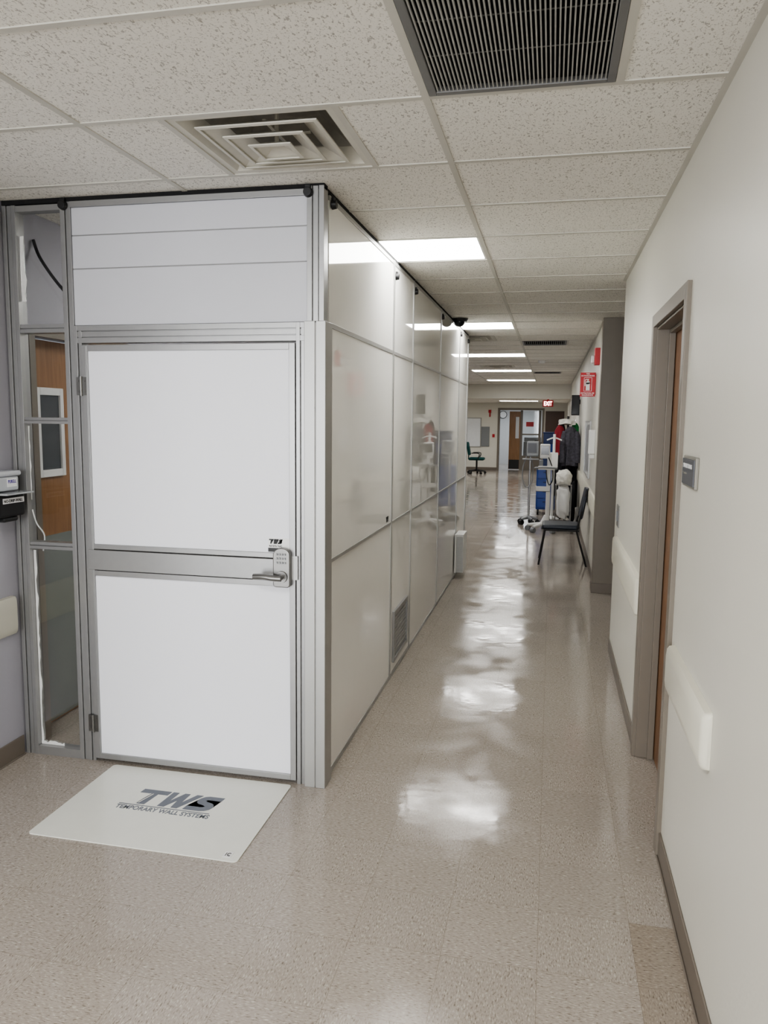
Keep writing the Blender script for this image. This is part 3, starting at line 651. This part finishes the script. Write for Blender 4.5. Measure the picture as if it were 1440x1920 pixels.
bm=bxs((sx-.13,sx+.09,sy-.18,sy-.03,.64,.65),(sx-.13,sx+.09,sy-.18,sy-.172,.64,.72),(sx-.13,sx-.122,sy-.18,sy-.03,.64,.72),(sx+.082,sx+.09,sy-.18,sy-.03,.64,.72)); add('basket',bm,M['whitepl'],e,bevel=.003)
bm=bmesh.new(); TUBE(bm,[(sx-.10,sy-.12,.98),(sx-.15,sy-.2,1.0),(sx,sy-.24,1.01),(sx+.17,sy-.2,1.0),(sx+.15,sy-.12,.98)],.012,8,4); add('handle',bm,M['grey'],e,smooth=True)
add('monitor',bxs((sx-.08,sx+.07,sy-.07,sy+.04,1.14,1.36)),M['whitepl'],e,bevel=.015)
add('monitor_screen',bxs((sx-.065,sx+.055,sy-.075,sy-.07,1.20,1.33)),M['screen'],e)
add('cuff_holder',bxs((sx-.09,sx-.03,sy-.10,sy-.04,1.02,1.12)),M['grey'],e,bevel=.01)
bm=bmesh.new(); TUBE(bm,[(sx+.05,sy-.08,1.16),(sx+.11,sy-.1,1.0),(sx+.12,sy-.1,.82),(sx+.07,sy-.1,.74),(sx+.03,sy-.09,.86),(sx+.02,sy-.08,.97)],.008,8,5); add('cable',bm,M['black'],e,smooth=True)
sx2,sy2=.05,13.05
e=thing('mobile_pole_stand',(sx2,sy2,0),'slim white rolling pole stand beside the coats','medical stand')
starbase(e,'whitepl','grey',sx2,sy2,.12,5,.9)
bm=bmesh.new(); CY(bm,(sx2,sy2,.1),(sx2,sy2,1.5),.028,.022,20); TUBE(bm,[(sx2-.12,sy2,1.4),(sx2,sy2,1.44),(sx2+.12,sy2,1.4)],.012,8,4); add('pole',bm,M['whitepl'],e,smooth=True)
add('side_module',bxs((sx2-.06,sx2+.07,sy2-.1,sy2-.02,.95,1.2)),M['whitepl'],e,bevel=.01)
sx3,sy3=-.33,12.95
e=thing('mobile_blood_pressure_unit',(sx3,sy3,0),'grey rolling blood pressure unit with coiled hose','medical stand')
starbase(e,'grey','black',sx3,sy3,.15,5,.1)
bm=bmesh.new(); CY(bm,(sx3,sy3,.1),(sx3,sy3,1.15),.018,.016,16); add('pole',bm,M['steel'],e,smooth=True)
bm=bxs((sx3-.06,sx3+.14,sy3-.08,sy3+.04,1.13,1.38)); add('monitor',bm,M['grey'],e,bevel=.02)
add('monitor_screen',bxs((sx3-.04,sx3+.10,sy3-.085,sy3-.08,1.20,1.35)),M['signg'],e)
add('keyboard_shelf',bxs((sx3-.12,sx3+.14,sy3-.2,sy3-.08,1.08,1.10)),M['grey'],e,bevel=.005)
bm=bmesh.new(); TUBE(bm,[(sx3-.06,sy3-.05,1.13),(sx3-.11,sy3-.08,.95),(sx3-.11,sy3-.08,.75),(sx3-.04,sy3-.08,.62),(sx3+.04,sy3-.08,.72),(sx3+.05,sy3-.08,.95),(sx3+.01,sy3-.05,1.13)],.009,8,5); add('hose',bm,M['grey'],e,smooth=True)
e=thing('supply_cart',(-.06,14.5,0),'blue plastic supply cart with drawers on casters','cart')
add('cart_body',bxs((-.24,.10,14.3,14.75,.10,.86)),M['blue'],e,bevel=.015)
for k in range(4): add('drawer',bxs((-.22,.08,14.285,14.3,.13+k*.18,.29+k*.18)),M['blue'],e,bevel=.008)
for k in range(4): add('drawer_handle',bxs((-.12,-.02,14.27,14.285,.24+k*.18,.255+k*.18)),M['blued'],e,bevel=.004)
for x in(-.20,.06):
    for y in(14.35,14.70):
        bm=bmesh.new(); CY(bm,(x-.015,y,.05),(x+.015,y,.05),.05,seg=16); CY(bm,(x,y,.05),(x,y,.1),.012,seg=8)
        add('caster',bm,M['black'],e)
for k,(z,mm) in enumerate(((.862,'blued'),(1.08,'blue'),(1.298,'blued'))):
    add('storage_bin',bxs((-.14,.14,14.35,14.7,z,z+.2),(-.155,.155,14.335,14.715,z+.19,z+.215)),M[mm],bevel=.01,label='blue plastic storage bin stacked on the supply cart',category='bin',group='bins on the supply cart')
rx,ry=.27,13.55
e=thing('coat_rack',(rx,ry,0),'black metal coat stand crowded with hanging coats','coat rack')
bm=bmesh.new(); CY(bm,(rx,ry,0),(rx,ry,1.80),.018,seg=14); 
for k in range(4):
    a=PI/4+k*PI/2; TUBE(bm,[(rx,ry,.12),(rx+.19*math.cos(a),ry+.19*math.sin(a),.015)],.013,8)
add('pole',bm,M['black'],e,smooth=True)
for k in range(6):
    a=k*PI/3; bm=bmesh.new(); TUBE(bm,[(rx,ry,1.66),(rx+.09*math.cos(a),ry+.09*math.sin(a),1.67),(rx+.13*math.cos(a),ry+.13*math.sin(a),1.74)],.008,8,3); add('hook',bm,M['steel'],e,smooth=True)
def coat(name,label,cx,cy,zt,zb,w,d,m,folds=9,ph=0,sleeve=True,group='coats on the rack'):
    bm=bmesh.new(); rings=[]; n=18; seg=48
    for i in range(n+1):
        t=i/n; z=zt+(zb-zt)*t
        sh=min(1,(t/.16))**.6
        wx=w*(.30+.60*sh+.18*t); dy=d*(.55+.35*sh+.3*t)
        ring=[]
        for k in range(seg):
            a=2*PI*k/seg; f=1+.13*min(1,t*2)*math.sin(folds*a+ph+2*t)+.05*math.sin((folds+4)*a+ph*2+5*t)
            ring.append(bm.verts.new((cx+wx*math.cos(a)*f,cy+dy*math.sin(a)*f,z+.012*math.sin(3*a+ph))))
        rings.append(ring)
    for a_,b_ in zip(rings[:-1],rings[1:]):
        for k in range(seg): bm.faces.new((a_[k],a_[(k+1)%seg],b_[(k+1)%seg],b_[k]))
    bm.faces.new(rings[0]); bm.faces.new(rings[-1][::-1])
    if sleeve:
        for s in(-1,1):
            L=min(.62,(zt-zb)*.8)
            TUBE(bm,[(cx+s*w*.75,cy-.01,zt-.08),(cx+s*w*1.0,cy-.03,zt-.2),(cx+s*w*1.08,cy-.05,zt-.08-L*.5),(cx+s*w*1.03,cy-.06,zt-.08-L)],.048,10,4)
    return add(name,bm,m,smooth=True,label=label,category='clothing',group=group)
coat('grey_coat','dark grey mottled winter jacket hanging on the coat stand',.31,13.22,1.62,.98,.115,.08,M['greycloth'],7,.3)
coat('red_coat','red jacket hanging on the coat stand',.13,13.36,1.64,1.15,.08,.06,M['redcloth'],6,1.1,False)
coat('green_coat','green garment showing on top of the coat stand',.38,13.42,1.68,1.25,.07,.05,M['greencloth'],5,2.0,False)
coat('black_coat','long black coat hanging down the coat stand',.375,13.70,1.66,.24,.085,.09,M['blackcloth'],7,.7,False)
coat('dark_coat','dark garment hanging behind the other coats',.15,13.72,1.70,.42,.10,.07,M['blackcloth'],6,1.7,False)
coat('white_cap','crumpled white cloth lying over the coat stand top',.24,13.36,1.745,1.665,.13,.05,M['bag'],5,.2,False)
hx0,hx1,hy0,hy1=.10,.34,12.58,12.82
e=thing('laundry_hamper',(.22,12.7,0),'white laundry hamper with overfull white bag on a metal frame','hamper')
bm=bmesh.new()
for x in(hx0,hx1):
    for y in(hy0,hy1): CY(bm,(x,y,.03),(x,y,.70),.009,seg=10)
for z in(.10,.70):
    CY(bm,(hx0,hy0,z),(hx1,hy0,z),.009,seg=10);CY(bm,(hx0,hy1,z),(hx1,hy1,z),.009,seg=10);CY(bm,(hx0,hy0,z),(hx0,hy1,z),.009,seg=10);CY(bm,(hx1,hy0,z),(hx1,hy1,z),.009,seg=10)
add('frame',bm,M['steel'],e)
for x in(hx0,hx1):
    for y in(hy0,hy1):
        bm=bmesh.new(); SP(bm,(x,y,.02),.02,.02,.02,12,8); add('caster',bm,M['black'],e,smooth=True)
def lump(name,c,rx_,ry_,rz_,par,m,j=.010,pw=.6,**props):
    bm=bmesh.new(); SP(bm,(0,0,0),1,1,1,30,20)
    for v in bm.verts:
        p=v.co; 
        f=1+ .07*math.sin(7*p.x+3*p.z)*math.cos(6*p.y+2*p.z)+.04*math.sin(13*p.z+5*p.x)
        sgn=lambda a:(1 if a>=0 else -1)
        v.co=Vector((c[0]+rx_*f*sgn(p.x)*abs(p.x)**pw,c[1]+ry_*f*sgn(p.y)*abs(p.y)**pw,c[2]+rz_*f*sgn(p.z)*abs(p.z)**pw))
    return add(name,bm,m,par,smooth=True,**props)
lump('bag_body',(.22,12.7,.42),.105,.105,.27,e,M['whitepl'])
lump('bag_top',(.22,12.7,.80),.125,.12,.14,e,M['bag'],pw=.85)
lump('black_bag',(.375,13.06,.37),.048,.13,.34,None,M['blackcloth'],label='tall black fabric bag standing against the wall',category='bag')
e=thing('wall_monitor',(.40,14.2,1.95),'black wall mounted monitor above the coats','monitor')
add('monitor_case',bxs((.33,.47,14.2,14.26,1.82,2.18)),M['black'],e,bevel=.006)
add('monitor_screen',bxs((.342,.458,14.195,14.2,1.84,2.16)),M['screen'],e)
add('mount_arm',bxs((.42,.48,14.22,14.25,2.02,2.1)),M['black'],e)

# ---------------------------------------------------------------- far end items
ox,oy=-2.33,24.9
e=thing('office_chair',(ox,oy,0),'teal fabric office swivel chair on a five star base','chair')
starbase(e,'black','black',ox,oy,.28)
bm=bmesh.new(); CY(bm,(ox,oy,.1),(ox,oy,.44),.03,seg=14); add('gas_column',bm,M['black'],e,smooth=True)
add('seat',bxs((ox-.25,ox+.25,oy-.24,oy+.24,.44,.53)),M['teal'],e,bevel=.04)
bm=bxs((ox-.27,ox-.20,oy-.21,oy+.21,.60,1.02)); 
for v in bm.verts: v.co.x-=(v.co.z-.6)*.2
add('backrest',bm,M['teal'],e,bevel=.03)
add('back_bracket',bxs((ox-.28,ox-.25,oy-.03,oy+.03,.46,.7)),M['black'],e)
for s in(-1,1):
    bm=bmesh.new(); TUBE(bm,[(ox+.05,oy+s*.26,.48),(ox+.1,oy+s*.29,.66),(ox-.15,oy+s*.29,.67)],.016,8,3); add('armrest',bm,M['black'],e,smooth=True)
e=thing('end_whiteboard',(-3.0,ey-.03,.8),'large whiteboard with metal rim on the end wall','whiteboard')
add('board_surface',bxs((-3.6,-2.42,ey-.02,ey-.001,.82,1.78)),M['board'],e)
add('board_rim',bxs((-3.63,-3.6,ey-.03,ey-.001,.79,1.81),(-2.42,-2.39,ey-.03,ey-.001,.79,1.81),(-3.6,-2.42,ey-.03,ey-.001,.79,.82),(-3.6,-2.42,ey-.03,ey-.001,1.78,1.81)),M['alul'],e)
e=thing('electrical_panel',(-2.24,ey,.82),'grey metal electrical panel door on the end wall','panel')
add('panel_case',bxs((-2.38,-2.10,ey-.03,ey+.002,.82,1.50)),M['panelg'],e,bevel=.005)
add('panel_door',bxs((-2.36,-2.12,ey-.04,ey-.03,.84,1.48)),M['panelg'],e)
add('fire_bell',bxs((-2.15,-2.06,ey-.06,ey+.002,1.98,2.08),(-2.13,-2.07,ey-.09,ey-.06,2.0,2.05),(-2.12,-2.08,ey-.04,ey,1.84,1.98)),M['red'],bevel=.005,label='red fire alarm strobe high on the end wall',category='fire alarm')
add('fire_pull_station',bxs((-2.0,-1.92,ey-.05,ey+.002,1.14,1.25),(-1.98,-1.94,ey-.06,ey-.05,1.17,1.20)),M['red'],bevel=.004,label='red manual pull station beside the doorway',category='fire alarm')
e=thing('exit_sign',(-.13,22.0,2.16),'illuminated red exit sign hung from the lowered ceiling','exit sign')
add('sign_case',bxs((-.27,.02,22.0,22.05,2.11,2.29),(-.15,-.10,22.015,22.035,2.29,2.318)),M['red'],e,bevel=.004)
TEXT('exit_lettering','EXIT',(-.125,21.997,2.20),(1,0,0),(0,0,1),.22,.12,mat('exit_letter_glow',(1,.8,.75),.4,emit=3.0,ecol=(1,.75,.7)),e,bold=.02)
e=thing('wall_clock',(-1.68,30.98,1.9),'round white wall clock with black rim','clock')
bm=bmesh.new(); CY(bm,(-1.9,30.94,1.95),(-1.9,30.999,1.95),.15,seg=32); add('clock_rim',bm,M['black'],e)
bm=bmesh.new(); CY(bm,(-1.9,30.93,1.95),(-1.9,30.945,1.95),.13,seg=32); add('clock_face',bm,M['whitep'],e)

# lights
def area(name,loc,rot,sx_,sy_,pw,col=(1,1,1)):
    l=bpy.data.lights.new(name,'AREA'); l.shape='RECTANGLE'; l.size=sx_; l.size_y=sy_; l.energy=pw; l.color=col
    o=bpy.data.objects.new(name,l); o.location=loc; o.rotation_euler=rot; C.objects.link(o); return o
area('vestibule_light',(-1.2,29.2,2.28),(0,0,0),1.2,.6,22,(.9,.95,1))
area('station_light',(-4.2,24.5,2.28),(0,0,0),1.2,.6,20)
area('added_back_fill',(-2.75,-6.15,1.53),(math.radians(90),0,0),5.8,2.0,235,(.95,.97,1))  # unseen fill lamp added behind the camera to brighten ceiling and door
w=bpy.data.worlds.new('w'); scene.world=w; w.use_nodes=True
w.node_tree.nodes['Background'].inputs[0].default_value=(.8,.85,.9,1); w.node_tree.nodes['Background'].inputs[1].default_value=.5

# ---------------------------------------------------------------- camera
cam=bpy.data.cameras.new('camera'); co=bpy.data.objects.new('camera',cam); C.objects.link(co)
cam.sensor_fit='VERTICAL'; cam.sensor_height=36; cam.lens=27; cam.clip_start=.05; cam.clip_end=200
Zr=Vector((.01092,.99275,.11959)).normalized(); Yr=Vector((.21229,.11457,-.97046)); Yr=(Yr-Zr*Yr.dot(Zr)).normalized(); Xr=Yr.cross(Zr)
R=Matrix((Xr,Yr,Zr))
co.matrix_world=Matrix.Translation((0,0,1.71))@R.to_4x4()
scene.camera=co
